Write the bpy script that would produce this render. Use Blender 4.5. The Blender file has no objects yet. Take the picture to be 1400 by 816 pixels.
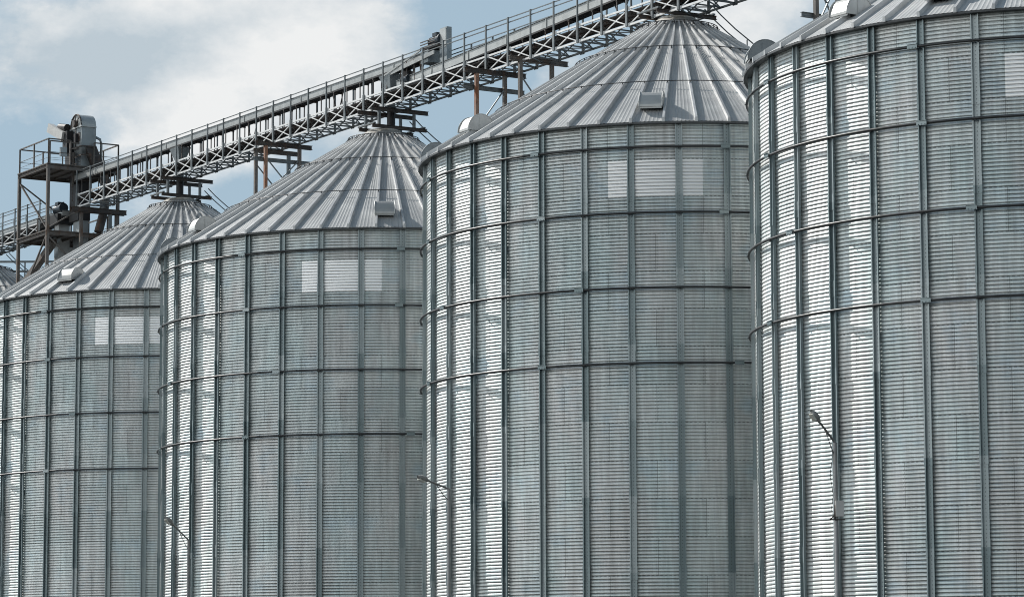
import bpy, math, random
from mathutils import Vector, Matrix
random.seed(7)
R = math.radians
S = bpy.context.scene
COL = S.collection

# ------------------------------------------------------------------ helpers
class MB:
    """collects boxes, bars, tubes and grids into one mesh"""
    def __init__(self):
        self.v = []; self.f = []; self.sm = []
    def add(self, vs, fs, smooth=False):
        o = len(self.v)
        self.v += [tuple(p) for p in vs]
        self.f += [tuple(i + o for i in f) for f in fs]
        self.sm += [smooth] * len(fs)
    def box(self, x0, x1, y0, y1, z0, z1):
        v = [(x0,y0,z0),(x1,y0,z0),(x1,y1,z0),(x0,y1,z0),(x0,y0,z1),(x1,y0,z1),(x1,y1,z1),(x0,y1,z1)]
        self.add(v, [(3,2,1,0),(4,5,6,7),(0,1,5,4),(1,2,6,5),(2,3,7,6),(3,0,4,7)])
    def bar(self, a, b, w, h, up=(0,0,1)):
        """rectangular bar from a to b, w across, h along up"""
        a = Vector(a); b = Vector(b); d = (b - a).normalized(); up = Vector(up)
        if abs(d.dot(up)) > .98: up = Vector((1,0,0))
        s = d.cross(up).normalized(); u = s.cross(d).normalized()
        v = []
        for p in (a, b):
            for sx, sy in ((-1,-1),(1,-1),(1,1),(-1,1)):
                v.append(p + s*(sx*w/2) + u*(sy*h/2))
        self.add(v, [(0,1,2,3),(7,6,5,4),(0,4,5,1),(1,5,6,2),(2,6,7,3),(3,7,4,0)])
    def ibeam(self, a, b, h, w, t=.014):
        """I section with vertical web"""
        a = Vector(a); b = Vector(b); u = Vector((0,0,1))
        self.bar(a + u*(h/2 - t/2), b + u*(h/2 - t/2), w, t)
        self.bar(a - u*(h/2 - t/2), b - u*(h/2 - t/2), w, t)
        self.bar(a, b, t, h - 2*t - .002)
    def tube(self, pts, r, n=8, closed=False, cap=True, smooth=True):
        pts = [Vector(p) for p in pts]; m = len(pts); vs = []
        rs = r if isinstance(r, (list, tuple)) else [r]*m
        for i, p in enumerate(pts):
            if closed: d = pts[(i+1) % m] - pts[i-1]
            else: d = pts[min(i+1, m-1)] - pts[max(i-1, 0)]
            d.normalize()
            up = Vector((0,0,1)) if abs(d.z) < .95 else Vector((1,0,0))
            s = d.cross(up).normalized(); u = s.cross(d).normalized()
            for k in range(n):
                t = 2*math.pi*k/n
                vs.append(p + s*(math.cos(t)*rs[i]) + u*(math.sin(t)*rs[i]))
        fs = []
        for i in range(m if closed else m-1):
            j = (i+1) % m
            for k in range(n):
                l = (k+1) % n
                fs.append((i*n+k, i*n+l, j*n+l, j*n+k))
        self.add(vs, fs, smooth)
        if cap and not closed:
            self.add([vs[k] for k in range(n)], [tuple(range(n-1,-1,-1))])
            self.add([vs[(m-1)*n+k] for k in range(n)], [tuple(range(n))])
    def grid(self, P, nu, nv, smooth=True, closed=False):
        """P(i,j) i<nu, j<nv"""
        vs = [P(i, j) for i in range(nu) for j in range(nv)]
        fs = []
        for i in range(nu if closed else nu-1):
            a = (i+1) % nu
            for j in range(nv-1):
                fs.append((i*nv+j, a*nv+j, a*nv+j+1, i*nv+j+1))
        self.add(vs, fs, smooth)
    def prism(self, prof, axis0, axis1, place):
        """closed profile [(p,q)..] swept from axis0 to axis1; place(t,p,q)->xyz"""
        n = len(prof)
        v = [place(axis0, *q) for q in prof] + [place(axis1, *q) for q in prof]
        f = [(k, (k+1) % n, n+(k+1) % n, n+k) for k in range(n)]
        f += [tuple(range(n-1,-1,-1)), tuple(range(n, 2*n))]
        self.add(v, f)
    def build(self, name, mat, parent=None):
        me = bpy.data.meshes.new(name)
        me.from_pydata(self.v, [], self.f)
        me.polygons.foreach_set('use_smooth', self.sm)
        me.materials.append(mat)
        me.update()
        o = bpy.data.objects.new(name, me); COL.objects.link(o)
        if parent is not None: o.parent = parent
        return o

def tag(o, label=None, cat=None, group=None, kind=None):
    if label: o['label'] = label
    if cat: o['category'] = cat
    if group: o['group'] = group
    if kind: o['kind'] = kind
    return o
def thing(name, loc, label, cat, group=None, rz=0):
    o = bpy.data.objects.new(name, None); COL.objects.link(o)
    o.location = loc; o.rotation_euler = (0, 0, rz); o.empty_display_size = .3
    return tag(o, label, cat, group)
def copy_tree(o, parent=None):
    c = o.copy(); COL.objects.link(c)
    if parent is not None: c.parent = parent
    for ch in list(o.children): copy_tree(ch, c)
    return c

# ---------------------------------------------------------------- materials
def newmat(name):
    m = bpy.data.materials.new(name); m.use_nodes = True
    nt = m.node_tree
    return m, nt, nt.nodes, nt.links, nt.nodes['Principled BSDF']
def math_node(nt, op, a, b=None, c=None):
    n = nt.nodes.new('ShaderNodeMath'); n.operation = op
    for i, x in enumerate((a, b, c)):
        if x is None: continue
        if isinstance(x, (int, float)): n.inputs[i].default_value = x
        else: nt.links.new(x, n.inputs[i])
    return n.outputs[0]
def mixc(nt, fac, a, b, typ='MIX'):
    n = nt.nodes.new('ShaderNodeMix'); n.data_type = 'RGBA'; n.blend_type = typ
    for sock, x in ((0, fac), (6, a), (7, b)):
        if isinstance(x, (int, float)): n.inputs[sock].default_value = x
        elif isinstance(x, tuple): n.inputs[sock].default_value = (*x, 1)
        else: nt.links.new(x, n.inputs[sock])
    return n.outputs[2]
def noise(nt, vec, scale, detail=3, rough=.55):
    n = nt.nodes.new('ShaderNodeTexNoise'); n.inputs['Scale'].default_value = scale
    n.inputs['Detail'].default_value = detail; n.inputs['Roughness'].default_value = rough
    nt.links.new(vec, n.inputs['Vector']); return n.outputs['Fac']
def ramp(nt, fac, lo, hi):
    n = nt.nodes.new('ShaderNodeMapRange'); n.inputs[1].default_value = lo; n.inputs[2].default_value = hi
    nt.links.new(fac, n.inputs[0]); return n.outputs[0]
def mapping(nt, vec, scale):
    n = nt.nodes.new('ShaderNodeMapping'); n.inputs['Scale'].default_value = scale
    nt.links.new(vec, n.inputs['Vector']); return n.outputs[0]

def simple(name, col, metal=0., rough=.6, var=.25, scale=3., col2=None, bump=0., cover=(.45,.7)):
    """painted or bare surface with uneven tone; col2 = second colour in patches"""
    m, nt, N, L, b = newmat(name)
    tc = N.new('ShaderNodeTexCoord').outputs['Object']
    f = noise(nt, tc, scale, 4)
    dark = tuple(c*(1-var) for c in col); lite = tuple(min(1, c*(1+var*.7)) for c in col)
    c = mixc(nt, ramp(nt, f, .3, .7), dark, lite)
    if col2:
        f2 = noise(nt, mapping(nt, tc, (1, 1, .35)), scale*1.7, 5, .65)
        c = mixc(nt, ramp(nt, f2, *cover), c, col2)
    oi = N.new('ShaderNodeObjectInfo').outputs['Random']
    v = N.new('ShaderNodeHueSaturation'); L.new(c, v.inputs['Color'])
    L.new(math_node(nt, 'MULTIPLY_ADD', oi, .24, .88), v.inputs['Value'])
    L.new(v.outputs[0], b.inputs['Base Color'])
    b.inputs['Metallic'].default_value = metal
    L.new(math_node(nt, 'MULTIPLY_ADD', f, .2, rough - .1), b.inputs['Roughness'])
    if bump:
        bp = N.new('ShaderNodeBump'); bp.inputs['Strength'].default_value = bump; bp.inputs['Distance'].default_value = .01
        L.new(noise(nt, tc, scale*12, 3), bp.inputs['Height']); L.new(bp.outputs[0], b.inputs['Normal'])
    return m

PH = -12.95            # angle of one stiffener (deg); stiffeners every 10 deg
ROW0, ROWH = 17.10, 1.075   # sheet rows
def sheet_material():
    m, nt, N, L, b = newmat('galvanized_sheet')
    tc = N.new('ShaderNodeTexCoord').outputs['Object']
    sp = N.new('ShaderNodeSeparateXYZ'); L.new(tc, sp.inputs[0])
    th = math_node(nt, 'ARCTAN2', sp.outputs[0], math_node(nt, 'MULTIPLY', sp.outputs[1], -1.))
    row = math_node(nt, 'FLOOR', math_node(nt, 'DIVIDE', math_node(nt, 'SUBTRACT', sp.outputs[2], ROW0), ROWH))
    par = math_node(nt, 'PINGPONG', row, 1.)
    u = math_node(nt, 'DIVIDE', math_node(nt, 'SUBTRACT', th, R(PH - 5)), R(20))
    u = math_node(nt, 'ADD', u, math_node(nt, 'MULTIPLY', par, .5))
    cell = math_node(nt, 'FLOOR', u); fr = math_node(nt, 'FRACT', u)
    cb = N.new('ShaderNodeCombineXYZ'); L.new(cell, cb.inputs[0]); L.new(row, cb.inputs[1])
    oi = N.new('ShaderNodeObjectInfo')
    L.new(math_node(nt, 'MULTIPLY', oi.outputs['Random'], 57.), cb.inputs[2])
    wn = N.new('ShaderNodeTexWhiteNoise'); L.new(cb.outputs[0], wn.inputs['Vector'])
    tone = wn.outputs['Value']
    # dirt streaks running down the sheets, cloudy zinc bloom
    st = noise(nt, mapping(nt, tc, (3.2, 3.2, .22)), 2.2, 5, .62)
    bl = noise(nt, mapping(nt, tc, (.35, .35, .5)), 1.0, 4, .6)
    fi = noise(nt, tc, 9., 3, .6)
    val = math_node(nt, 'MULTIPLY_ADD', tone, .14, .85)
    val = math_node(nt, 'MULTIPLY', val, math_node(nt, 'MULTIPLY_ADD', ramp(nt, st, .3, .75), .34, .76))
    val = math_node(nt, 'MULTIPLY', val, math_node(nt, 'MULTIPLY_ADD', ramp(nt, bl, .3, .7), .24, .86))
    val = math_node(nt, 'MULTIPLY', val, math_node(nt, 'MULTIPLY_ADD', fi, .2, .9))
    col = mixc(nt, wn.outputs['Value'], (.69, .785, .785), (.74, .805, .80))
    hue = noise(nt, mapping(nt, tc, (.5, .5, .3)), 1.3, 5, .6)  # teal and warm patches: reflected tints put into the sheet colour
    col = mixc(nt, ramp(nt, hue, .36, .64), col, (.80, .80, .79))
    col = mixc(nt, math_node(nt, 'MULTIPLY', ramp(nt, noise(nt, mapping(nt, tc, (.4, .4, .6)), 1.9, 4, .6), .55, .72), .7), col, (.62, .74, .80))
    rs = noise(nt, mapping(nt, tc, (7., 7., .16)), 2.6, 4, .6)                  # thin brown wash marks
    col = mixc(nt, math_node(nt, 'MULTIPLY', ramp(nt, rs, .66, .8), .35), col, (.46, .42, .38))
    # lap seam of the sheets, with its row of bolts and sealant
    seam = math_node(nt, 'LESS_THAN', math_node(nt, 'ABSOLUTE', math_node(nt, 'SUBTRACT', fr, .5)), 2.)
    e = math_node(nt, 'MINIMUM', fr, math_node(nt, 'SUBTRACT', 1., fr))
    line = math_node(nt, 'LESS_THAN', e, .0042)
    bz = math_node(nt, 'LESS_THAN', math_node(nt, 'FRACT', math_node(nt, 'DIVIDE', sp.outputs[2], .0977)), .3)
    bu = math_node(nt, 'LESS_THAN', math_node(nt, 'ABSOLUTE', math_node(nt, 'SUBTRACT', e, .016)), .004)
    bolts = math_node(nt, 'MULTIPLY', bz, bu)
    d = math_node(nt, 'MAXIMUM', math_node(nt, 'MULTIPLY', line, .36), math_node(nt, 'MULTIPLY', bolts, .3))
    rf = math_node(nt, 'FRACT', math_node(nt, 'DIVIDE', math_node(nt, 'SUBTRACT', sp.outputs[2], ROW0), ROWH))
    hl = math_node(nt, 'LESS_THAN', rf, .022)
    hb = math_node(nt, 'GREATER_THAN', math_node(nt, 'FRACT', math_node(nt, 'MULTIPLY', u, 22.)), .45)
    d = math_node(nt, 'MAXIMUM', d, math_node(nt, 'MULTIPLY', math_node(nt, 'MULTIPLY', hl, hb), .45))
    val = math_node(nt, 'MULTIPLY', val, math_node(nt, 'SUBTRACT', 1., d))
    hs = N.new('ShaderNodeHueSaturation'); L.new(col, hs.inputs['Color']); L.new(val, hs.inputs['Value'])
    L.new(hs.outputs[0], b.inputs['Base Color'])
    b.inputs['Metallic'].default_value = .92
    L.new(math_node(nt, 'MULTIPLY_ADD', bl, .16, math_node(nt, 'MULTIPLY_ADD', tone, .06, .42)), b.inputs['Roughness'])
    bp = N.new('ShaderNodeBump'); bp.inputs['Strength'].default_value = .2; bp.inputs['Distance'].default_value = .05
    L.new(noise(nt, mapping(nt, tc, (1, 1, .8)), 1.6, 2), bp.inputs['Height']); L.new(bp.outputs[0], b.inputs['Normal'])
    return m
def stiffener_material():
    m, nt, N, L, b = newmat('galvanized_stiffener')
    tc = N.new('ShaderNodeTexCoord').outputs['Object']
    sp = N.new('ShaderNodeSeparateXYZ'); L.new(tc, sp.inputs[0])
    seg = math_node(nt, 'FLOOR', math_node(nt, 'DIVIDE', math_node(nt, 'SUBTRACT', sp.outputs[2], 13.95), 2.148))
    cb = N.new('ShaderNodeCombineXYZ'); L.new(seg, cb.inputs[0])
    oi = N.new('ShaderNodeObjectInfo'); L.new(math_node(nt, 'MULTIPLY', oi.outputs['Random'], 91.), cb.inputs[1])
    wn = N.new('ShaderNodeTexWhiteNoise'); L.new(cb.outputs[0], wn.inputs['Vector'])
    st = noise(nt, mapping(nt, tc, (6, 6, .5)), 3., 4, .6)
    val = math_node(nt, 'MULTIPLY', math_node(nt, 'MULTIPLY_ADD', wn.outputs['Value'], .45, .66), math_node(nt, 'MULTIPLY_ADD', st, .3, .85))
    bx = math_node(nt, 'LESS_THAN', math_node(nt, 'ABSOLUTE', sp.outputs[0]), .011)
    bz = math_node(nt, 'LESS_THAN', math_node(nt, 'FRACT', math_node(nt, 'DIVIDE', sp.outputs[2], .0977)), .3)
    val = math_node(nt, 'MULTIPLY', val, math_node(nt, 'SUBTRACT', 1., math_node(nt, 'MULTIPLY', math_node(nt, 'MULTIPLY', bx, bz), .6)))
    col = mixc(nt, wn.outputs['Value'], (.31, .39, .41), (.38, .42, .43))
    hs = N.new('ShaderNodeHueSaturation'); L.new(col, hs.inputs['Color']); L.new(val, hs.inputs['Value'])
    L.new(hs.outputs[0], b.inputs['Base Color'])
    b.inputs['Metallic'].default_value = .7
    L.new(math_node(nt, 'MULTIPLY_ADD', st, .2, .36), b.inputs['Roughness'])
    return m
M = {
 'sheet': sheet_material(),
 'stiff': stiffener_material(),
 'roof': simple('galvanized_roof', (.48,.49,.49), .15, .46, .14, 1.3, (.41,.42,.425)),
 'roofrib': simple('galvanized_roof_rib', (.58,.59,.595), .25, .44, .15, 2.),
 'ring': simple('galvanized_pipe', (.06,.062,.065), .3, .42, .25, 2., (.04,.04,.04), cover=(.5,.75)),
 'pale': simple('pale_painted_sheet', (.96,.955,.95), .8, .42, .04, 3., (.9,.9,.89), cover=(.55,.8)),
 'vent': simple('vent_metal', (.50,.51,.505), .35, .42, .15, 2.5, (.45,.46,.46), cover=(.55,.85)),
 'ventgrey': simple('dull_vent_metal', (.22,.25,.27), .35, .5, .15, 3.),
 'ventdark': simple('vent_screen', (.05,.05,.055), .2, .7, .3, 8.),
 'collar': simple('collar_metal', (.50,.49,.46), .35, .5, .2, 4., (.30,.24,.18), cover=(.5,.8)),
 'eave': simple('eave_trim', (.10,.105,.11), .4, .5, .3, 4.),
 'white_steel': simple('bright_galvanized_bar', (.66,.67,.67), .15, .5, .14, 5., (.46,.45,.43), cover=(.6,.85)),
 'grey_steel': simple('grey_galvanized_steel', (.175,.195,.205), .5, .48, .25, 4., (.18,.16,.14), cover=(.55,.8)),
 'dark_steel': simple('weathered_dark_steel', (.085,.08,.078), .3, .6, .35, 4., (.14,.075,.045), cover=(.5,.75)),
 'rust': simple('rusty_steel', (.27,.19,.15), .15, .75, .3, 3., (.22,.085,.04), cover=(.42,.6)),
 'brown': simple('brown_primer_steel', (.15,.14,.132), .15, .7, .25, 3., (.12,.075,.05), cover=(.5,.7)),
 'trough': simple('conveyor_trough_metal', (.46,.48,.48), .35, .45, .15, 2., (.32,.33,.32), cover=(.55,.8)),
 'duct': simple('duct_metal', (.34,.38,.40), .45, .45, .2, 2., (.30,.30,.29), cover=(.5,.8)),
 'motor': simple('motor_blue_black', (.03,.045,.06), .2, .45, .3, 6.),
 'black': simple('black_spout', (.022,.022,.024), .2, .55, .4, 5.),
 'white_box': simple('white_guard_box', (.60,.60,.585), 0., .5, .1, 4., (.45,.43,.4), cover=(.62,.85)),
 'shed': simple('pale_blue_cladding', (.27,.36,.42), 0., .6, .1, .6),
 'concrete': simple('concrete', (.34,.33,.31), 0., .85, .2, .8, (.22,.21,.2), bump=.3),
 'lamp': simple('lamp_pole_steel', (.24,.245,.25), .5, .45, .2, 4., (.28,.25,.22), cover=(.55,.8)),
 'lamphead': simple('lamp_head_grey', (.30,.30,.29), .2, .5, .2, 10.),
 'glass': simple('lamp_lens', (.55,.55,.5), 0., .25, .1, 10.),
}
def ground_material():
    m, nt, N, L, b = newmat('yard_ground')
    tc = N.new('ShaderNodeTexCoord').outputs['Object']
    f = noise(nt, tc, .08, 6); g = noise(nt, tc, 4., 5)
    c = mixc(nt, ramp(nt, f, .4, .6), (.030,.031,.032), (.024,.028,.020))
    c = mixc(nt, math_node(nt, 'MULTIPLY', g, .5), c, (.042,.042,.042))
    L.new(c, b.inputs['Base Color']); b.inputs['Roughness'].default_value = .95; b.inputs['Specular IOR Level'].default_value = .1
    bp = N.new('ShaderNodeBump'); bp.inputs['Strength'].default_value = .4
    L.new(g, bp.inputs['Height']); L.new(bp.outputs[0], b.inputs['Normal'])
    return m

# ------------------------------------------------------------------- ground
def gz(y): return -.6*min(1., max(0., (y - 95.4)/15.))
g = MB()
xs = [-1500,-400,-120,-60,-30,-10,10,30,60,120,400,1500]; ys = [-1500,-400,-100,-20,40,70,95.4,100,105,110.4,130,160,220,400,1500]
g.grid(lambda i, j: (xs[i], ys[j], gz(ys[j])), len(xs), len(ys))
gr = g.build('ground', ground_material()); tag(gr, kind='structure')

# -------------------------------------------------------------------- silos
R0 = 7.84; PITCH = 2.15/22; TOP = 18.17; SLOPE = .627
def C3(th, r, z):
    t = R(th); return (r*math.sin(t), -r*math.cos(t), z)
def roofz(r): return 18.16 + SLOPE*(8.06 - r)
SILO_GROUP = 'round corrugated silos standing in a row'
silo = thing('grain_silo', (0,0,0), 'x', 'silo', SILO_GROUP)
def _slope(p):                                 # rolled profile: broad crest, short steep flanks
    p %= 1.
    return .60 if p < .37 else (-.10 if p < .87 else -1.3)
_N = 240
_sl = [sum(_slope((k + q)/_N) for q in range(-9, 10))/19 for k in range(_N)]
_mean = sum(_sl)/_N
_pr = [0.]
for v in _sl: _pr.append(_pr[-1] + (v - _mean)*PITCH/_N)
_mid = (max(_pr) + min(_pr))/2
_mx = (max(_pr) - min(_pr))/2
def corr(z):
    p = ((z - ROW0)/PITCH) % 1.; k = p*_N; a = int(k); f = k - a
    return _pr[a] + (_pr[a+1] - _pr[a])*f - _mid
def wall_grid(mb, th0, th1, nth, z0, z1, dr, closed=False, amp=1.):
    nz = int(round((z1 - z0)/PITCH*12)) + 1
    zs = [z0 + (z1 - z0)*k/(nz - 1) for k in range(nz)]
    mb.grid(lambda i, j: C3(th0 + (th1 - th0)*i/(nth if closed else nth - 1), R0 + dr + amp*corr(zs[j]), zs[j]), nth, nz, True, closed)
w = MB(); wall_grid(w, 0, 360, 144, -1., TOP, 0, True); wall = w.build('wall', M['sheet'], silo)
# the one repainted sheet, two panels wide and one row high
pb = MB(); wall_grid(pb, PH - 4.95, PH + 14.95, 9, ROW0 - ROWH + .01, ROW0 - .01, _mx*.55 + .002, amp=.45)
pp = pb.build('repainted_sheet', M['pale'], silo); pp['label'] = 'pale repainted wall sheet crossed by two stiffeners'
fb = MB()
fb.grid(lambda i, j: C3(i*5, (8.35, 8.35, 7.7)[j], (-1., .28, .28)[j]), 72, 3, False, True)
fb.build('foundation', M['concrete'], silo)
# one stiffener: open channel with outward lips, splice sleeves, bolts in the web
sb = MB()
def channel(mb, hw, r_in, r_out, lip, z0, z1, t=.006):
    prof = [(-hw-lip, -r_out),(-hw, -r_out),(-hw, -r_in-t),(hw, -r_in-t),(hw, -r_out),(hw+lip, -r_out),
            (hw+lip, -r_out+t),(hw+t, -r_out+t),(hw+t, -r_in),(-hw-t, -r_in),(-hw-t, -r_out+t),(-hw-lip, -r_out+t)]
    mb.prism(prof, z0, z1, lambda z, p, q: (p, q, z))
channel(sb, .070, 7.862, 7.945, .030, .28, TOP - .02)
for k in range(8):
    zc = 13.95 - 2.148*(k - 1)
    if zc > 1: channel(sb, .063, 7.872, 7.955, .047, zc - .2, zc + .2)
stf = sb.build('stiffener', M['stiff'], silo); stf.rotation_euler = (0, 0, R(PH))
for k in range(1, 36):
    c = stf.copy(); COL.objects.link(c); c.parent = silo; c.rotation_euler = (0, 0, R(PH + 10*k))
# wind rings, held just outside the stiffeners
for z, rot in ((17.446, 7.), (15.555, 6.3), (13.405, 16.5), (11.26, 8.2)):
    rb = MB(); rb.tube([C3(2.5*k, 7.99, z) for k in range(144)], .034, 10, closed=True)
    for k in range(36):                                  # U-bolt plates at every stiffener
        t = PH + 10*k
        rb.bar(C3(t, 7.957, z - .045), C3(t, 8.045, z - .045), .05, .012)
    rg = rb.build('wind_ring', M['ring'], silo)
    for k in range(9):
        t = rot + 40*k + random.uniform(-1.2, 1.2)
        cb = MB()
        a = Vector(C3(t - .95, 8.043, z)); b2 = Vector(C3(t + .95, 8.043, z))
        cb.bar(a, b2, .022, .12)
        cb.bar(a + Vector((0,0,.05)), b2 + Vector((0,0,.05)), .07, .012)
        for q in (-.6, 0, .6): cb.tube([C3(t + q, 8.02, z - .035), C3(t + q, 8.075, z - .035)], .014, 6)
        cb.build('coupling', M['stiff'], rg)
# roof: 54 panels with fine ridges, plus a standing rib between each two
RP = -6.0
rf = MB(); NC = 54*24
rr = [8.06, 7.9, 7.0, 6.0, 5.0, 4.0, 3.0, 2.0, 1.4, .95]
def ridge(i):
    return .009 if (i % 24) % 3 == 1 else 0.
rf.grid(lambda i, j: C3(RP + 360*i/NC, rr[j], roofz(rr[j]) + ridge(i)*min(1, rr[j]/4)), NC, len(rr), False, True)
roof = rf.build('roof', M['roof'], silo)
ev = MB()
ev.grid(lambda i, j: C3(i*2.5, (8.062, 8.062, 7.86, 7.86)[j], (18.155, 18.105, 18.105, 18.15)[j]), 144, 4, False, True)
ev.build('eave', M['eave'], roof)
rib = MB()
def rp(r, dx, dz): return (dx, -r, roofz(r) + dz)
for (a, b2) in ((8.10, .95),):
    prof = [(-.044, .004), (-.032, .14), (.032, .14), (.044, .004)]
    wd = lambda r: .45 + .55*min(1, r/4)
    v = [rp(a, x*wd(a), z*wd(a)) for x, z in prof] + [rp(4., x*wd(4.), z*wd(4.)) for x, z in prof] + [rp(b2, x*wd(b2), z*wd(b2)) for x, z in prof]
    rib.add(v, [(0,1,5,4),(1,2,6,5),(2,3,7,6),(4,5,9,8),(5,6,10,9),(6,7,11,10),(3,2,1,0),(8,9,10,11)])
rb0 = rib.build('roof_rib', M['roofrib'], roof); rb0.rotation_euler = (0, 0, R(RP))
for k in range(1, 54):
    c = rb0.copy(); COL.objects.link(c); c.parent = roof; c.rotation_euler = (0, 0, R(RP + 360*k/54))
# safety rails round the roof on little clips
for r, st in ((5.74, 1), (3.2, 1), (1.28, 2)):
    rl = MB()
    rl.tube([C3(RP + 360*k/108, r, roofz(r) + .185) for k in range(108)], .014, 6, closed=True)
    for k in range(0, 54, st):
        t = RP + 360*k/54
        rl.bar(C3(t, r, roofz(r) + .05), C3(t, r, roofz(r) + .20), .02, .03)
        rl.bar(C3(t, r - .09, roofz(r-.09) + .125), C3(t, r + .09, roofz(r+.09) + .125), .03, .02)
    rl.build('roof_rail', M['ring'], silo)
cl = MB()
cr = [(1.0, roofz(1.0) + .03), (.98, roofz(1.0) + .075), (.70, 22.80), (.60, 22.86), (.60, 22.90), (.1, 22.90)]
cl.grid(lambda i, j: C3(i*10, *cr[j]), 36, len(cr), False, True)
cl.build('collar', M['collar'], silo)
# ladder up the back right flank of the roof
ld = MB()
for dx in (-.28, .28):
    pts = [(dx, -r, roofz(r) + .16) for r in (8.0, 6, 4, 2.2, 1.25)]
    ld.tube(pts, .025, 6)
    up = [(dx, -r, roofz(r) + h) for r, h in ((8.0, .6), (6, .6), (4, .6), (2.6, .62), (1.9, .66), (1.4, .75), (1.1, .85))]
    ld.tube(up, .02, 6)
    for r in (7.9, 6.5, 5.1, 3.7, 2.3): ld.bar((dx, -r, roofz(r) + .1), (dx, -r, roofz(r) + .6), .03, .03)
for k in range(26):
    r = 1.4 + k*.25; ld.bar((-.28, -r, roofz(r) + .17), (.28, -r, roofz(r) + .17), .12, .02)
ladder = ld.build('roof_ladder', M['grey_steel'], silo); ladder.rotation_euler = (0, 0, R(112))

def vent(parent, th, r0=7.07):
    """half-round vent hood: axis along the eave, open below, on a boxed neck"""
    a_, b_, hw = .43, .48, .315
    z0 = 18.16 + SLOPE*(8.06 - 7.45) + .16 + (7.07 - r0)*SLOPE*1.0
    prof = [(.46,0),(.455,.07),(.42,.17),(.32,.35),(.24,.43),(.12,.47),(-.02,.48),(-.17,.45),(-.30,.35),(-.40,.18),(-.43,0)]
    n = len(prof) - 1
    ell = [(a_*math.cos(math.pi*k/18)*1.08 + .015, b_*math.sin(math.pi*k/18)*1.06) for k in range(19)]
    h = MB()
    h.grid(lambda i, j: (-hw + 2*hw*i, -(r0 + prof[j][0]), z0 + prof[j][1]), 2, n + 1, False)
    h.grid(lambda i, j: (-hw + .01 + (2*hw-.02)*i, -(r0 + prof[j][0]*.97), z0 + prof[j][1]*.97), 2, n + 1, True)
    h.bar((-hw, -r0 - a_, z0 - .02), (hw, -r0 - a_, z0 - .02), .012, .06)
    hood = h.build('roof_vent', M['vent'], parent); hood.rotation_euler = (0, 0, R(th))
    for s in (-1, 1):
        e = MB(); x = s*(hw + .006)
        outer = ell
        e.prism([(p, q) for p, q in outer] , x - .008, x + .008, lambda t, p, q: (t, -(r0 + p), z0 + q))
        e.tube([(x + s*.012, -(r0 + p), z0 + q) for p, q in outer], .012, 5)
        e.bar((x + s*.012, -r0 - .1, z0 + .01), (x + s*.012, -r0 - .1, z0 + .42), .012, .02)
        e.build('end_plate', M['ventgrey' if r0 > 7.2 else 'vent'], hood)
    nk = MB()
    nk.prism([(.18, -.28), (.18, .12), (-.3, .12), (-.3, -.12 + SLOPE*.3)], -hw + .05, hw - .05, lambda t, p, q: (t, -(r0 + p), z0 + q))
    nk.build('neck', M['ventdark'], hood)
    return hood

SILOS = [  # x, y, z, label, vents (angle, radius)
 (14.19, 80.45, 0., 'nearest corrugated silo, cut off by the right edge of the photo', [(-53.5, 7.07), (-86, 7.6), (-31, 7.07), (-4, 7.07)]),
 (5.17, 95.34, .03, 'second nearest corrugated silo, right flank hidden by the nearest one', [(-61.3, 7.07), (-89, 7.5), (-9, 7.07), (45, 7.07)]),
 (-4.62, 110.79, -.617, 'corrugated silo left of the middle, right under the grey motor cabinet on the bridge', [(-60, 7.07), (-88, 7.5), (2.7, 7.07), (50, 7.07)]),
 (-13.60, 126.25, -.563, 'leftmost corrugated silo whose wall is in view, below the end of the high bridge', [(-30, 7.07), (-84, 7.5), (30, 7.07)]),
 (-24.72, 144.41, -.55, 'farthest silo, only a scrap of its ribbed cone roof showing at the left edge', [(-60, 7.07), (0, 7.07)]),
]
roots = []
for i, (x, y, z, lab, vs) in enumerate(SILOS):
    o = silo if i == 0 else copy_tree(silo)
    roots.append(o)
for o, (x, y, z, lab, vs) in zip(roots, SILOS):
    o.location = (x, y, z); o['label'] = lab
    for th, r0 in vs: vent(o, th, r0)

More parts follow.
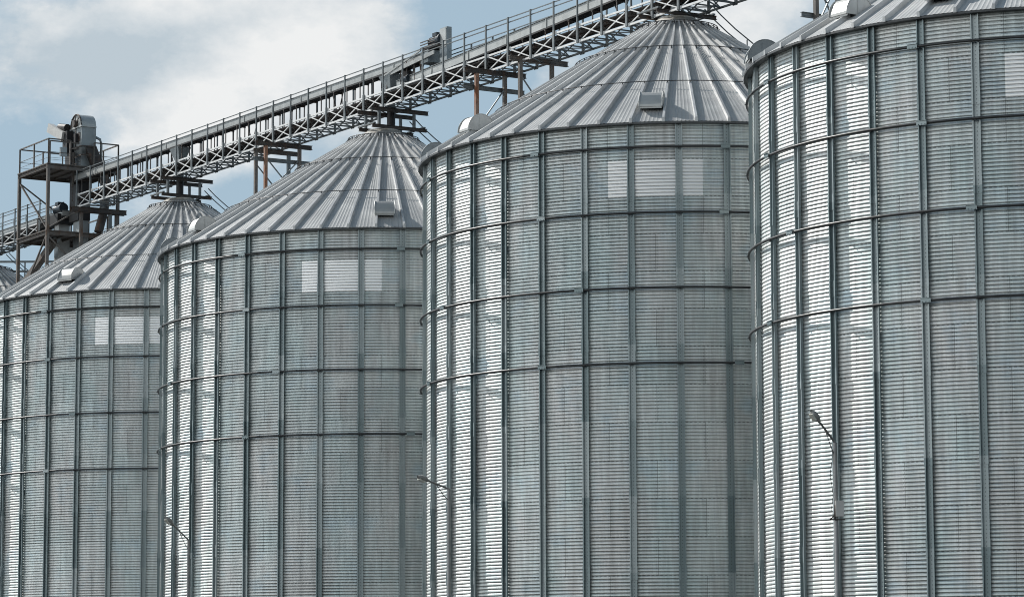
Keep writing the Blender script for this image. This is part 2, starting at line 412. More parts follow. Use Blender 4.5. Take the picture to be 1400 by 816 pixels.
# ------------------------------------------- bridge frame: s along, o across, z
C0 = (.284, 103.207); RZ = R(121.25)
U = Vector((math.cos(RZ), math.sin(RZ))); NV = Vector((-math.sin(RZ), math.cos(RZ)))
def W(s, o=0): return Vector(C0) + U*s + NV*o
def bthing(name, s, o, z, label, cat, group=None):
    p = W(s, o); t = thing(name, (p.x, p.y, z), label, cat, group, RZ)
    t['_s'] = s; t['_o'] = o; t['_z'] = z
    return t
class LB(MB):
    """MB whose coordinates are (s, o, z) in the bridge frame, built relative to a thing"""
    def build(self, name, mat, parent):
        p = parent; 
        while p.parent is not None: p = p.parent
        s, o, z = p['_s'], p['_o'], p['_z']
        self.v = [(a - s, b - o, c - z) for a, b, c in self.v]
        return MB.build(self, name, mat, parent)
def zb(s): return 23.06 + .0055*s          # bottom chord of the high bridge
TH = .53; HWD = .52
def make_bridge(s0, s1, nodes, zf, th, label, rail_h):
    br = bthing('conveyor_bridge', (s0 + s1)/2, 0, zf((s0 + s1)/2), label, 'bridge')
    for o in (HWD, -HWD):
        for dz in (0, th):
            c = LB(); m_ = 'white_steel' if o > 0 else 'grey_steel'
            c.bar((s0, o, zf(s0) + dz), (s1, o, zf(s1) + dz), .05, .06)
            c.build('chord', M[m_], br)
    for o in (HWD, -HWD):
        l = LB()
        for a, b in zip(nodes[:-1], nodes[1:]):
            i = .07; oo = o + (.012 if o > 0 else -.012)
            l.bar((a - i, oo, zf(a) + th - .03), (b + i, oo, zf(b) + .03), .026, .036)
            for zz_ in (zf(a), zf(a) + th): l.bar((a - .13, oo + (.012 if o > 0 else -.012), zz_ + .0), (a + .13, oo + (.012 if o > 0 else -.012), zz_ + .0), .010, .12)
            l.bar((a - i, oo - .034*(1 if o > 0 else -1), zf(a) + .03), (b + i, oo - .034*(1 if o > 0 else -1), zf(b) + th - .03), .026, .036)
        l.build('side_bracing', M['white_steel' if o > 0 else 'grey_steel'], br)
    l = LB()
    for k, (a, b) in enumerate(zip(nodes[:-1], nodes[1:])):
        z1, z2 = zf(a) + .01, zf(b) + .01
        m_ = (a + b)/2; zm = (z1 + z2)/2
        l.bar((a, HWD - .03, z1), (a, -HWD + .03, z1), .05, .05)
        l.bar((m_, HWD - .03, zm), (m_, -HWD + .03, zm), .04, .04)
        l.bar((a - .05, HWD - .04, z1 + .012), (m_, -HWD + .04, zm + .012), .04, .03)
        l.bar((m_, -HWD + .04, zm - .02), (b + .05, HWD - .04, z2 - .02), .04, .03)
        # short sway bars to the deck
        l.bar((m_, -HWD + .05, zm), (m_, .1, zm + th - .06), .035, .035)
    l.build('bottom_bracing', M['grey_steel'], br)
    d = LB()
    n = int(abs(s1 - s0)/1.45)
    for k in range(n):
        a = s0 + (s1 - s0)*k/n; b = s0 + (s1 - s0)*(k + 1)/n - .02*(1 if s1 > s0 else -1)
        d.bar((a, 0, zf(a) + th - .075), (b, 0, zf(b) + th - .075), .92, .03)
        for o in (-.3, 0., .3): d.bar((a, o, zf(a) + th - .12), (b, o, zf(b) + th - .12), .05, .055)
        d.bar((a + .02, -.46, zf(a) + th - .17), (a + .02, .46, zf(a) + th - .17), .06, .05)
    d.build('deck', M['dark_steel'], br)
    for o in (HWD + .05, -HWD - .05):
        for a in nodes:
            p = LB()
            top = zf(a) + th + rail_h
            p.bar((a, o, zf(a) - .05), (a, o, zf(a) + th + .1), .10, .05, (0, 1, 0))
            p.bar((a, o, zf(a) + th + .1), (a, o, top + .02), .055, .045, (0, 1, 0))
            p.build('railing_post', M['grey_steel'], br)
        for h in (rail_h, rail_h*.86):
            q = LB(); oo = o - .045*(1 if o > 0 else -1)
            q.bar((s0, oo, zf(s0) + th + h), (s1, oo, zf(s1) + th + h), .028, .03)
            q.build('handrail', M['grey_steel'], br)
    return br
nodes = [36.1 - 1.451*k for k in range(45)]
make_bridge(36.25, -27.9, nodes, zb, TH, 'long high lattice conveyor bridge with railings passing over the silo cones', 1.06)
zl = lambda s: 22.66 + .004*(s - 42)
nodes2 = [40.2 + 1.45*k for k in range(17)]
make_bridge(40.1, 63.6, nodes2, zl, .46, 'lower lattice conveyor bridge leaving the tower at the left edge', 1.0)

# ----------------------------------------------------------------- conveyors
def make_conveyor(s0, s1, zf, h, wdt, o, label, step, foot, head=None):
    cv = bthing('drag_conveyor', (s0 + s1)/2, o, zf((s0 + s1)/2), label, 'conveyor', 'conveyors on the bridges')
    t = LB(); n = max(2, int(abs(s1 - s0)/2.4)); dr = 1 if s1 > s0 else -1
    for k in range(n):
        a = s0 + (s1 - s0)*k/n; b = s0 + (s1 - s0)*(k + 1)/n
        t.bar((a, o, zf(a) + h/2), (b - .02*dr, o, zf(b) + h/2), wdt, h)
        t.bar((b - .03*dr, o, zf(b) + h/2), (b + .01*dr, o, zf(b) + h/2), wdt + .05, h + .05)
    t.build('trough', M['trough'], cv)
    t = LB(); t.bar((s0, o, zf(s0) + h + .02), (s1, o, zf(s1) + h + .02), wdt + .06, .025)
    t.build('cover', M['grey_steel'], cv)
    t = LB(); t.bar((s0, o, zf(s0) - .035), (s1, o, zf(s1) - .035), wdt + .04, .06)
    t.build('return_pan', M['black'], cv)
    k = 0; s = s0
    while (s - s1)*dr < 0:
        zt = zf(s) - .066; z0 = foot(s)
        if zt - z0 > .08:
            g_ = LB()
            for oo in (-.17, .17): g_.bar((s, o + oo, z0), (s, o + oo, zt), .035, .032, (0, 1, 0))
            g_.bar((s, o - .2, zt - .025), (s, o + .2, zt - .025), .05, .05)
            if k % 7 == 3 and zt - z0 > .4:
                g_.bar((s + .03, o, z0 + .02), (s + .42, o, zt - .03), .03, .03)
                g_.bar((s - .03, o, z0 + .02), (s - .42, o, zt - .03), .03, .03)
            g_.build('trestle_leg', M['dark_steel'], cv)
        s += step*dr; k += 1
    return cv
foot = lambda s: zb(s) + TH - .055
cv1 = make_conveyor(37.6, 6.1, lambda s: 24.42 + .0055*s, .23, .34, -.05, 'long straight conveyor trough on legs, left part of the high bridge', 1.02, foot)
cv2 = make_conveyor(8.3, -27.5, lambda s: 23.74 + .033*(7.3 - s), .28, .36, -.05, 'conveyor trough climbing to the right from beside the motor cabinet', 1.45, foot)
cv3 = make_conveyor(38.6, 63, lambda s: zl(s) + .60, .22, .34, 0, 'short conveyor trough on the lower bridge at the left edge', 1.45, lambda s: zl(s) + .40)
# spouts from the conveyor to the inlets and saddle frames on the silo tops
for i, (s, dz, drop) in enumerate(((26.9, -.563, 'left'), (9.03, -.617, 'mid'), (-9.26, .03, 'right'), (-26.67, 0., 'far'))):
    lab = ['dark steel frame carrying the bridge on the leftmost full silo cone',
           'dark steel frame carrying the bridge under the grey motor cabinet, cone left of the middle',
           'low dark steel frame squeezed between bridge and the cone right of the middle',
           'steel frame carrying the bridge on the nearest silo, above the top edge of the photo'][i]
    zt = 22.90 + dz; zc = zb(s) - .045
    f = bthing('saddle_frame', s, 0, zt, lab, 'steel frame', 'frames carrying the bridge on the silo tops')
    hb = .10
    for ds in (-.5, .5):
        b = LB(); b.ibeam((s + ds, 1.0, zt + .07), (s + ds, -1.25, zt + .07), .12, .12); b.build('lower_beam', M['dark_steel'], f)
        if zc - zt > .35:
            b = LB(); b.ibeam((s + ds, 1.05, zc - .08), (s + ds, -1.3, zc - .08), .14, .12); b.build('upper_beam', M['dark_steel'], f)
            for o in (.72, -.72):
                b = LB(); b.bar((s + ds, o, zt + .13), (s + ds, o, zc - .15), .09, .09); b.build('post', M['grey_steel'], f)
    b = LB()
    for o in (.95, -1.1): b.bar((s - .6, o, zt + .16), (s + .6, o, zt + .16), .1, .05)
    b.build('cross_beam', M['grey_steel'], f)
    sp = bthing('filling_spout', s, 0, zt, ['dark spout from the conveyor into the leftmost full silo cone', 'black spout beside the motor cabinet into the cone left of the middle',
        'grey spout into the cone right of the middle, near the top edge', 'spout into the nearest silo, above the top edge of the photo'][i], 'spout', 'filling spouts of the silos')
    top = (24.31 + .0055*s) if i < 2 else 23.6
    b = LB(); b.tube([(s, -.05, zt + .0), (s, -.05, zb(s) + TH + .15)], .15, 14); b.build('pipe', M['black' if i < 2 else 'duct'], sp)
    if i < 2:
        b = LB(); q = lambda w, z: [(s - w, -.05 - w*.7, z), (s + w, -.05 - w*.7, z), (s + w, -.05 + w*.7, z), (s - w, -.05 + w*.7, z)]
        b.add(q(.16, zb(s) + TH + .1) + q(.42, top), [(0,1,5,4),(1,2,6,5),(2,3,7,6),(3,0,4,7),(3,2,1,0),(4,5,6,7)])
        b.build('hopper', M['duct'], sp)
# ------------------------------------------- drive of the first conveyor (motor cabinet)
dv = bthing('drive_cabinet', 5.3, -.1, 24.0, 'tall grey motor cabinet with dark motor standing above the bridge railing', 'machine')
b = LB(); b.box(5.02, 5.52, -.26, -.06, 24.05, 25.42); b.build('cabinet', M['duct'], dv)
b = LB(); b.box(5.06, 5.48, -.06, -.035, 24.7, 25.38); b.build('side_panel', M['trough'], dv)
b = LB()
b.box(5.38, 6.5, -.42, .12, 24.78, 24.84)
for k in range(3): b.box(5.5, 6.55 , .13 + .0*k, .16, 24.86 + .1*k, 24.89 + .1*k)
b.build('motor_base', M['dark_steel'], dv)
b = LB()
b.tube([(5.45, -.12, 25.05), (5.55, -.12, 25.05), (5.57, -.12, 25.05), (6.15, -.12, 25.05), (6.17, -.12, 25.05), (6.28, -.12, 25.05)], [.2, .2, .17, .17, .19, .12], 14)
b.box(5.65, 5.95, -.24, .0, 25.2, 25.33)
b.build('motor', M['motor'], dv)
b = LB(); b.box(5.95, 6.5, -.42, .16, 24.3, 24.74); b.build('drive_head', M['duct'], dv)
b = LB(); b.bar((5.45, .2, 24.55), (8.6, .2, 24.35), .05, .14); b.bar((6.4, .22, 24.78), (9.2, .22, 24.3), .05, .06); b.build('chain_guard', M['trough'], dv)
b = LB()
for s in (6.6, 7.1, 7.6):
    b.bar((s, .1, 23.7), (s, .1, 24.6), .05, .05)
b.bar((6.5, .1, 24.45), (8.5, .1, 24.45), .05, .1)
b.tube([(7.9, -.1, 23.65), (7.9, -.1, 24.3)], .22, 12)
b.build('stand', M['dark_steel'], dv)
tm = bthing('tail_motor', 7.6, .05, 23.65, 'dark little gear motor low on the deck below the chain guard', 'motor')
b = LB(); b.tube([(7.35, .12, 23.95), (7.4, .12, 23.95), (7.42, .12, 23.95), (7.75, .12, 23.95), (7.78, .12, 23.95), (7.84, .12, 23.95)], [.16,.16,.13,.13,.15,.1], 12); b.build('motor', M['motor'], tm)
b = LB(); b.box(7.3, 7.9, -.02, .26, 23.66, 23.79); b.build('base', M['trough'], tm)

# ------------------------------------------------ trestle bents between the silos
def bent(s, posts, o0, o1, zbeam, zlow, mats, label, brace):
    t = bthing('support_trestle', s, 0, 0, label, 'trestle', 'trestles carrying the bridge between silos')
    b = LB(); b.ibeam((s, o0, zbeam), (s, o1, zbeam), .16, .16); b.build('top_beam', M['dark_steel' if mats[0] == 'rust' else 'brown'], t)
    if zlow:
        b = LB(); b.ibeam((s + .1, o0, zlow), (s + .1, o1, zlow), .14, .12); b.build('lower_beam', M['grey_steel'], t)
    for o, m_ in zip(posts, mats):
        b = LB(); b.bar((s, o, gz(W(s, o).y) - .05), (s, o, zbeam - .085), .12, .12); b.build('post', M[m_], t)
    z = zbeam - .5
    b = LB(); a, c = posts
    for k in range(5):
        if brace & 1: b.bar((s + .03, a, z), (s + .03, c, z - 1.5), .04, .04)
        if brace & 2: b.bar((s - .03, c, z), (s - .03, a, z - 1.5), .04, .04)
        z -= 3.2
    b.build('bracing', M['grey_steel'], t)
bent(18.6, (.62, -.80), .72, -1.2, 23.03, None, ('brown', 'grey_steel'), 'grey trestle behind the rusty one, left of the cone left of the middle', 1)
bent(17.2, (.90, -.55), 1.35, -1.08, 23.05, 22.45, ('rust', 'brown'), 'rusty post trestle nearest the cone left of the middle', 3)
bent(.95, (1.13, .02), 1.6, -.82, 22.98, 22.42, ('rust', 'brown'), 'trestle with one bright rust red post above a rounded roof vent', 2)
bent(-1.05, (.62, -.62), 1.04, -1.25, 23.08, None, ('brown', 'brown'), 'brown trestle with its beam end free over the cone right of the middle', 1)
bent(-17.6, (.75, -.05), 1.2, -1.0, 23.0, 21.35, ('brown', 'rust'), 'trestle beside the nearest silo, only its legs showing at the top edge of the photo', 3)

# ---------------------------------------------------------------- elevator tower
TW = bthing('platform_tower', 38.35, 0, 0, 'open brown steel tower with a railed platform at the left', 'tower')
sN, sF, oF, oB, zF, zL = 36.72, 39.98, 1.65, -1.65, 25.12, 22.18
for s in (sN, sF):
    for o in (oF, oB):
        b = LB(); b.bar((s, o, -.65), (s, o, zF - .001), .13, .13); b.build('leg', M['brown'], TW)
for z, nm in ((zF, 'top_platform'), (zL, 'lower_platform')):
    b = LB()
    b.bar((sN - .08, 0, z + .05), (sF + .08, 0, z + .05), 3.46, .04)
    for s in (sN + .001, sF - .001): b.ibeam((s, oF + .08, z - .06), (s, oB - .08, z - .06), .15, .1)
    for o in (oF, oB): b.ibeam((sN - .05, o, z - .06), (sF + .05, o, z - .06), .15, .1)
    for k in range(1, 6):
        o = oF + (oB - oF)*k/6; b.bar((sN + .1, o, z - .02), (sF - .1, o, z - .02), .06, .08)
    b.build(nm, M['brown'], TW)
def rails(z, h, segs, nm):
    b = LB()
    for (s0, o0, s1, o1, n) in segs:
        for k in range(n + 1):
            s = s0 + (s1 - s0)*k/n; o = o0 + (o1 - o0)*k/n
            b.bar((s, o, z + .07), (s, o, z + h), .055, .055)
        b.bar((s0, o0, z + h), (s1, o1, z + h), .05, .05)
        b.bar((s0, o0, z + h*.5), (s1, o1, z + h*.5), .02, .02)
        b.bar((s0, o0, z + h*.28), (s1, o1, z + h*.28), .012, .012)
    b.build(nm, M['brown'], TW)
rails(zF, 1.15, [(sN, oF, sF, oF, 2), (sF, oF, sF, oB, 3), (sF, oB, sN, oB, 2), (sN, oF, sN, .62, 1), (sN, -.5, sN, oB, 1), (sN + .45, oF - .25, sN + .45, -.5, 2)], 'top_railing')
rails(zL, 1.05, [(sF, oB, sN, oB, 3), (sF, oF - .9, sF, oB, 3)], 'lower_railing')
b = LB()
b.bar((sN, oF, zF - .1), (sN, -.6, zF - .1), .09, .14)
b.bar((sF - .02, oF, zF - .35), (sN + .06, oF, zL + .15), .07, .05)
b.bar((sF, oF - .06, zF - .4), (sF, -.1, zF - 1.5), .06, .05)
b.bar((sN, oF - .02, zL + .15), (sN, -.5, zL + 1.5), .07, .05)
b.bar((sF, oF, 19.2), (sN, oF + .01, zL - .1), .07, .05)
b.bar((sN, oF - .05, zL - .2), (sN, -.6, 20.0), .07, .05)
for z in (6., 10.5, 15.):
    b.bar((sN, oF, z), (sF, oF, z + 4), .07, .05); b.bar((sN, oF, z + 4.2), (sN, oB, z), .07, .05)
    b.bar((sN, oB, z), (sF, oB, z), .09, .09); b.bar((sF, oF, z), (sF, oB, z), .09, .09)
b.build('bracing', M['brown'], TW)
bt = bthing('beam_stand', 36.05, 0, 0, 'dark double beam on posts under the left end of the high bridge', 'trestle')
for ds in (-.12, .14):
    b = LB(); b.ibeam((36.05 + ds, .85, 23.14), (36.05 + ds, -1.72, 23.14), .2, .12); b.build('beam', M['dark_steel'], bt)
for o, m_ in ((.36, 'brown'), (-1.0, 'grey_steel'), (-1.3, 'brown')):
    b = LB(); b.bar((36.05, o, -.65), (36.05, o, 23.03), .13, .13); b.build('post', M[m_], bt)
b = LB(); b.box(35.9, 36.3, .55, .62, 22.98, 23.03); b.bar((36.05, -1.0, 22.9), (36.05, -1.3, 21.), .05, .05); b.build('bracing', M['dark_steel'], bt)
# bucket elevator with its head
be = bthing('bucket_elevator', 37.75, -.3, 0, 'bucket elevator with half round grey head rising through the platform tower', 'elevator')
b = LB()
b.box(37.35, 38.1, -.55, -.15, -.6, 22.9); b.build('casing', M['duct'], be)
b = LB(); b.box(37.3, 38.3, -.6, -.04, 22.9, 24.9); b.build('upper_casing', M['black'], be)  # shadowed stretch of the casing, its shade put into the black colour
b = LB()
lo, hi = [(37.15,-.52),(37.85,-.52),(37.85,-.08),(37.15,-.08)], [(36.88,-.64),(38.06,-.64),(38.06,.04),(36.88,.04)]
zz = [(24.9, lo), (25.75, lo), (26.1, hi), (27.0, hi)]
for (z0, q0), (z1, q1) in zip(zz[:-1], zz[1:]):
    b.add([(s, o, z0) for s, o in q0] + [(s, o, z1) for s, o in q1], [(0,1,5,4),(1,2,6,5),(2,3,7,6),(3,0,4,7)])
b.build('head_casing', M['duct'], be)
b = LB()
for z in (25.72, 26.12): b.bar((36.85, .05, z), (38.1, .05, z), .04, .06); b.bar((36.85, -.66, z), (36.85, .05, z), .04, .06)
b.bar((37.5, .05, 26.15), (37.5, .05, 26.98), .03, .05); b.box(37.02, 37.34, .04, .06, 26.35, 26.75)
b.build('flange', M['dark_steel'], be)
n = 16
arc = [(37.47 + .60*math.cos(math.pi*k/n), 27.0 + .60*math.sin(math.pi*k/n)) for k in range(n + 1)]
b = LB(); b.prism(arc, -.64, .04, lambda t, s, z: (s, t, z))
b.bar((36.8, .07, 27.0), (38.14, .07, 27.0), .05, .06); b.bar((36.85, -.64, 27.0), (36.85, .04, 27.0), .05, .05)
hd = b.build('head', M['trough'], be)
b = LB(); b.tube([(s, .065, z) for s, z in arc], .03, 6)
b.tube([(37.47, .04, 27.18), (37.47, .2, 27.18)], .16, 12)
for k in (4, 8, 12):
    s, z = arc[k]; b.bar((37.47, .1, 27.18), (s, .1, z), .03, .05)
b.build('bearing', M['dark_steel'], hd)
b = LB()
b.add([(36.9,-.66,26.2),(37.35,-.66,26.2),(37.35,-.1,26.2),(36.9,-.1,26.2),(36.6,-1.35,24.4),(36.95,-1.35,24.4),(36.95,-.95,24.4),(36.6,-.95,24.4)],
      [(0,1,5,4),(1,2,6,5),(2,3,7,6),(3,0,4,7),(4,5,6,7),(3,2,1,0)])
b.tube([(36.78,-1.15,24.45),(36.7,-1.0,23.3),(36.6,-.7,22.3)], .2, 10)
b.build('discharge_spout', M['dark_steel'], be)
b = LB(); b.bar((38.2, .3, 26.72), (39.55, .42, 27.30), .26, .40); b.bar((38.12, .3, 26.68), (38.24, .3, 26.73), .32, .46)
b.build('belt_guard', M['white_box'], be)
b = LB(); b.box(37.75, 38.25, .08, .36, 25.9, 26.9); b.tube([(38.1,.2,27.1),(38.9,.2,27.25)], .17, 10); b.box(37.5, 38.05, .06, .3, 25.2, 25.9); b.box(37.2, 37.4, .05, .2, 26.3, 26.7)
b.build('motor', M['black'], be)
b = LB()
for z in (25.35, 25.65, 26.05): b.bar((37.2, .12, z), (38.3, .12, z + .12), .04, .05)
b.bar((37.5, .16, 24.4), (37.5, .16, 25.9), .08, .08)
b.build('service_brackets', M['brown'], be)
pp_ = bthing('dust_pipe', 37.0, -1.0, zF, 'thin grey pipe bending down beside the elevator head', 'pipe')
b = LB(); b.tube([(37.0,-.95,25.2),(37.0,-.95,26.3),(37.02,-.9,26.5),(37.1,-.72,26.6)], .06, 8); b.build('pipe', M['duct'], pp_)
b = LB(); b.box(36.9, 37.1, -1.05, -.85, 25.19, 25.3); b.build('foot', M['dark_steel'], pp_)
cbx = bthing('control_box', 36.78, .9, 25.5, 'small grey control box on the top platform railing', 'box')
b = LB(); b.box(36.74, 36.86, .78, 1.08, 25.55, 25.95); b.build('case', M['duct'], cbx)
b = LB(); b.bar((36.86, .93, 25.2), (36.86, .93, 25.6), .04, .04); b.build('stand', M['dark_steel'], cbx)
# second, shorter casing with the drive of the lower conveyor on top
lg = bthing('feed_leg', 39.2, -.1, 0, 'pale twin duct under the lower platform, dark motor on its top', 'duct')
b = LB(); b.box(38.95, 39.42, -.35, .18, -.6, 22.9); b.build('duct', M['trough'], lg)
b = LB(); b.box(39.5, 39.9, -.75, -.4, -.6, 22.0); b.build('side_duct', M['white_steel'], lg)
b = LB(); b.box(38.7, 40.1, -.45, .35, 22.9, 23.35); b.build('gear_head', M['black'], lg)
b = LB(); b.tube([(38.6,.1,23.6),(38.7,.1,23.6),(38.72,.1,23.6),(39.4,.1,23.6),(39.42,.1,23.6),(39.55,.1,23.6)], [.22,.22,.19,.19,.21,.14], 12)
b.box(38.9, 39.25, -.05, .25, 23.76, 23.9); b.build('motor', M['motor'], lg)
ch = bthing('grain_chute', 38.9, .7, 22.0, 'square brown chute slanting from the tower down to the farthest roof', 'chute')
b = LB(); b.bar((38.2, .7, 22.0), (43.5, .55, 19.85), .26, .26); b.build('duct', M['brown'], ch)
b = LB(); b.bar((38.2, .55, 22.16), (43.5, .40, 20.01), .32, .03); b.build('flange', M['duct'], ch)

# distant pale blue building behind the tower
sd = thing('distant_building', (-38., 196., -1.3), 'distant pale blue flat roofed building, a strip seen behind the tower legs', 'building')
b = MB(); b.box(-22, 26, -6, 6, 0, 28.6); b.build('wall', M['shed'], sd)
b = MB(); b.box(-22.2, 26.2, -6.2, 6.2, 28.6, 28.95); rfo = b.build('roof', M['white_box'], sd)
b = MB()
for z in (29.6, 30.2): b.bar((-22, -6, z), (26, -6, z), .12, .12)
for k in range(25): b.bar((-22 + 2*k, -6, 28.95), (-22 + 2*k, -6, 30.2), .08, .08)
b.build('railing', M['grey_steel'], rfo)
b = MB()
for k in range(16): b.box(-20.5 + 3*k, -19.2 + 3*k, -6.04, -5.9, 25.6, 27.4)
b.build('window_band', M['glass'], sd)

# -------------------------------------------------------------------- street lamps
def lamp(px, py, ztop, arm, label, box=False, wire=False):
    """arm = (dx, dy, dz) from the pole top to the head"""
    t = thing('street_lamp', (px, py, gz(py)), label, 'street lamp', 'street lamps along the silos')
    h = ztop - gz(py)
    b = MB(); b.tube([(0,0,-.1),(0,0,h*.5),(0,0,h*.5+.02),(0,0,h)], [.075,.066,.058,.05], 12); b.build('pole', M['lamp'], t)
    b = MB(); a = Vector(arm); L_ = a.length; d = a/L_
    b.tube([(0,0,h-.12), (0,0,h), Vector((0,0,h)) + a*.12, Vector((0,0,h)) + a*.72], .028, 8)
    b.tube([(0,0,h-.35), Vector((0,0,h-.22)) + a*.18 + Vector((0,0,-.02)), Vector((0,0,h)) + a*.42], .012, 6)
    b.build('arm', M['lamp'], t)
    b = MB(); p0 = Vector((0,0,h)) + a*.66; p1 = Vector((0,0,h)) + a
    prof = [(0, .05, .04), (.12, .06, .05), (.3, .105, .085), (.6, .115, .09), (.85, .09, .07), (1., .03, .03)]
    side = d.cross(Vector((0,0,1))).normalized(); up = side.cross(d).normalized()
    n = 10
    b.grid(lambda i, j: p0 + (p1 - p0)*prof[j][0] + side*(math.cos(2*math.pi*i/n)*prof[j][1]) + up*(math.sin(2*math.pi*i/n)*prof[j][2]), n, len(prof), True, True)
    b.build('lamp_head', M['lamphead'], t)
    b = MB(); q0 = p0 + (p1 - p0)*.32 - up*.075; q1 = p0 + (p1 - p0)*.86 - up*.06
    b.bar(q0, q1, .15, .05, up); b.build('lens', M['glass'], t)
    if box:
        b = MB(); b.box(-.02, .17, -.16, .08, h - 1.78, h - 1.40); b.build('junction_box', M['white_box'], t)
        b = MB()
        for z in (h - 1.85,): 
            b.bar((-.16, -.05, z), (.2, -.05, z), .03, .03); b.bar((-.16, -.05, z), (-.05, -.05, z + .1), .03, .03)
        b.tube([(-.05,-.05,h-1.85),(-.02,-.03,h-1.5)], .03, 6)
        b.build('bracket', M['dark_steel'], t)
    if wire:
        b = MB(); pts = [(-.10 + .03*math.sin(k*1.3), 0, h - .05 - k*.2) for k in range(9)]
        b.tube([(0,0,h-.1), (-.05, 0, h)] + pts + [(0,-.03,h-1.85)], .008, 5); b.build('cable', M['black'], t)
lamp(7.79, 75.0, 7.97, (-.60, -.36, .74), 'street lamp with a light box on its pole, before the nearest silo', True, True)
lamp(-1.85, 90.73, 7.97, (-.90, -.54, .33), 'street lamp with a nearly level arm, before the silo right of the middle')
lamp(-10.93, 105.24, 7.27, (-.75, -.45, .76), 'small street lamp with a steep arm, before the silo left of the middle')

# ------------------------------------------------------------------ light and sky
SUN_AZ, SUN_EL = 307., 40.       # clockwise from +Y
az, el = R(SUN_AZ), R(SUN_EL)
sd_ = Vector((math.sin(az)*math.cos(el), math.cos(az)*math.cos(el), math.sin(el)))
sl = bpy.data.lights.new('sun', 'SUN'); sl.energy = 2.5; sl.angle = R(.55); sl.color = (1., .96, .90)
so = bpy.data.objects.new('sun', sl); COL.objects.link(so); so.rotation_euler = sd_.to_track_quat('Z', 'Y').to_euler()
wd_ = bpy.data.worlds.new('World'); S.world = wd_; wd_.use_nodes = True
nt = wd_.node_tree; N = nt.nodes; L = nt.links; bg = N['Background']
sky = N.new('ShaderNodeTexSky'); sky.sky_type = 'NISHITA'; sky.sun_disc = False
sky.sun_elevation = el; sky.sun_rotation = az; sky.air_density = 1.; sky.dust_density = .4; sky.ozone_density = 1.
tc = N.new('ShaderNodeTexCoord').outputs['Generated']
def blob(x, y, rx, ry):
    """soft round cloud bank centred on a direction (x right, z up per unit forward)"""
    sp = N.new('ShaderNodeSeparateXYZ'); L.new(tc, sp.inputs[0])
    yy = math_node(nt, 'MAXIMUM', sp.outputs[1], .05)
    a = math_node(nt, 'DIVIDE', math_node(nt, 'SUBTRACT', math_node(nt, 'DIVIDE', sp.outputs[0], yy), x), rx)
    b = math_node(nt, 'DIVIDE', math_node(nt, 'SUBTRACT', math_node(nt, 'DIVIDE', sp.outputs[2], yy), y), ry)
    d = math_node(nt, 'ADD', math_node(nt, 'MULTIPLY', a, a), math_node(nt, 'MULTIPLY', b, b))
    return math_node(nt, 'EXPONENT', math_node(nt, 'MULTIPLY', d, -1.))
n1 = noise(nt, mapping(nt, tc, (1, 1, 1.6)), 5.5, 8, .55)
n2 = noise(nt, mapping(nt, tc, (1, 1, 1.5)), 19., 8, .62)
n3 = noise(nt, mapping(nt, tc, (1, 1, 1.7)), 46., 6, .6)
cov = math_node(nt, 'MULTIPLY_ADD', n2, 1.15, math_node(nt, 'MULTIPLY_ADD', n1, .8, -1.10))
cov = math_node(nt, 'MULTIPLY_ADD', n3, .25, cov)
for (x, y, rx, ry, amp) in ((-.085, .205, .055, .022, .42), (-.135, .222, .05, .018, .30), (-.055, .220, .025, .02, .30), (-.120, .188, .034, .016, .30),
                            (-.06, .2, .05, .014, .28), (.078, .215, .022, .04, .55), (.017, .204, .016, .010, .40), (.15, .26, .06, .05, .3),
                            (-.157, .178, .026, .016, -.34), (-.010, .214, .018, .03, -.50), (.034, .225, .016, .014, -.32), (-.05, .160, .04, .012, -.25)):
    cov = math_node(nt, 'ADD', cov, math_node(nt, 'MULTIPLY', blob(x, y, rx, ry), amp))
sp3 = N.new('ShaderNodeSeparateXYZ'); L.new(tc, sp3.inputs[0])
back = ramp(nt, math_node(nt, 'MULTIPLY_ADD', sp3.outputs[0], .5, sp3.outputs[1]), .2, -.3)                                      # unseen cloud bank behind the camera, shaped to brighten the walls
hgt = math_node(nt, 'SUBTRACT', sp3.outputs[2], math_node(nt, 'MULTIPLY', back, .09))
low = math_node(nt, 'SUBTRACT', 1., ramp(nt, hgt, .32, .58))                  # clouds stay low, the zenith is open blue
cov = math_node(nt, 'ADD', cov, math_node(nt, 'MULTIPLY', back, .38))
cov = math_node(nt, 'SUBTRACT', cov, math_node(nt, 'MULTIPLY', math_node(nt, 'SUBTRACT', 1., low), .75))
mask = ramp(nt, cov, .02, .36)
shd = math_node(nt, 'MULTIPLY_ADD', n2, 1.05, math_node(nt, 'MULTIPLY', noise(nt, mapping(nt, tc, (1, 1, 1.4)), 9., 6, .55), .6))
shd = math_node(nt, 'MULTIPLY_ADD', n3, .4, shd)
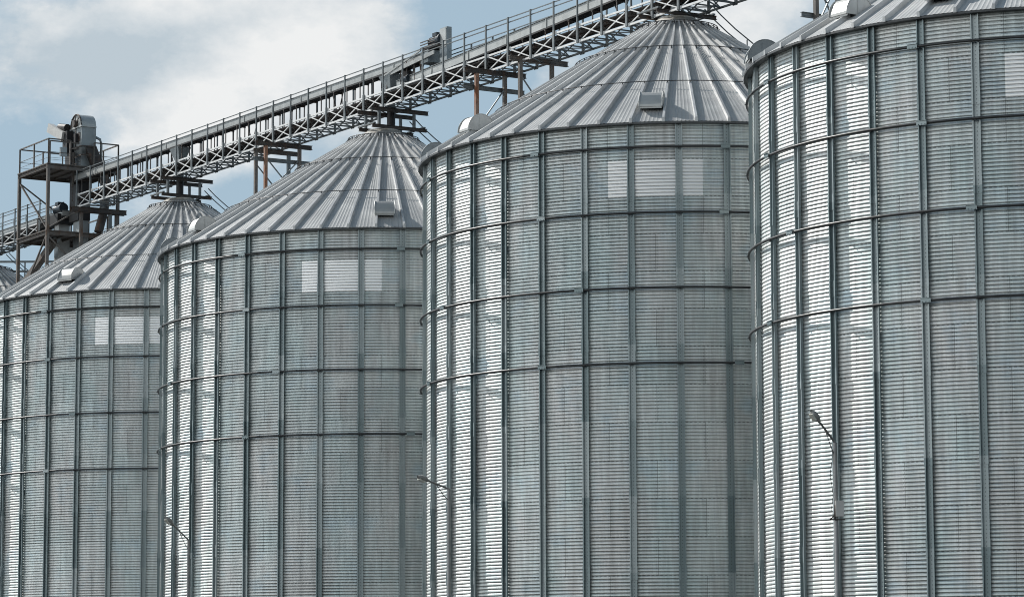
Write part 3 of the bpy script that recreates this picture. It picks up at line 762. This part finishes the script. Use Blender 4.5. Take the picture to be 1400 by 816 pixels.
for (x, y, rx, ry, amp) in ((-.070, .208, .034, .016, .22), (-.110, .192, .026, .012, .24), (-.128, .228, .04, .007, .15), (.08, .21, .03, .03, .12), (-.140, .207, .028, .010, -.22)):
    shd = math_node(nt, 'ADD', shd, math_node(nt, 'MULTIPLY', blob(x, y, rx, ry), amp))
shade = ramp(nt, shd, .86, 1.28)
ccol = mixc(nt, shade, (5.2, 6.0, 6.6), (9.0, 9.05, 9.0))
side = ramp(nt, sp3.outputs[0], -.98, .34)                                      # bank made brighter left, dimmer right, so the wall tone falls off
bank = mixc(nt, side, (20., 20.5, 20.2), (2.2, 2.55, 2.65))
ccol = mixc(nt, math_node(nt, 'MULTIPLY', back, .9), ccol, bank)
hz = mixc(nt, math_node(nt, 'MULTIPLY', low, .8), mixc(nt, .5, sky.outputs[0], (.8, 1.5, 1.8)), (4.3, 5.7, 6.85))
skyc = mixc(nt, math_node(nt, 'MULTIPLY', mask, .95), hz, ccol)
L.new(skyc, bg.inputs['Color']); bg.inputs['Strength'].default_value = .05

# ------------------------------------------------------------------------ camera
F, PI_, RO = 4257.74, .12997, .00292
cp, sp_ = math.cos(PI_), math.sin(PI_)
r0 = Vector((1,0,0)); u0 = Vector((0,-sp_,cp)); f0 = Vector((0,cp,sp_))
ra = r0*math.cos(RO) - u0*math.sin(RO); ua = r0*math.sin(RO) + u0*math.cos(RO)
cam = bpy.data.cameras.new('camera'); co = bpy.data.objects.new('camera', cam); COL.objects.link(co)
mt = Matrix((ra, ua, -f0)).transposed().to_4x4(); mt.translation = (0, 0, 1.7); co.matrix_world = mt
cam.sensor_width = 36; cam.lens = 36*F/1400; cam.clip_start = .5; cam.clip_end = 5000
S.camera = co
S.view_settings.view_transform = 'Standard'; S.view_settings.look = 'None'
S.view_settings.exposure = .98
S.render.filter_size = 1.0; S.cycles.pixel_filter_type = 'BLACKMAN_HARRIS'; S.cycles.filter_width = 1.0; S.view_settings.gamma = 1.
for o in list(bpy.data.objects):
    for k in ('_s', '_o', '_z'):
        if k in o.keys(): del o[k]
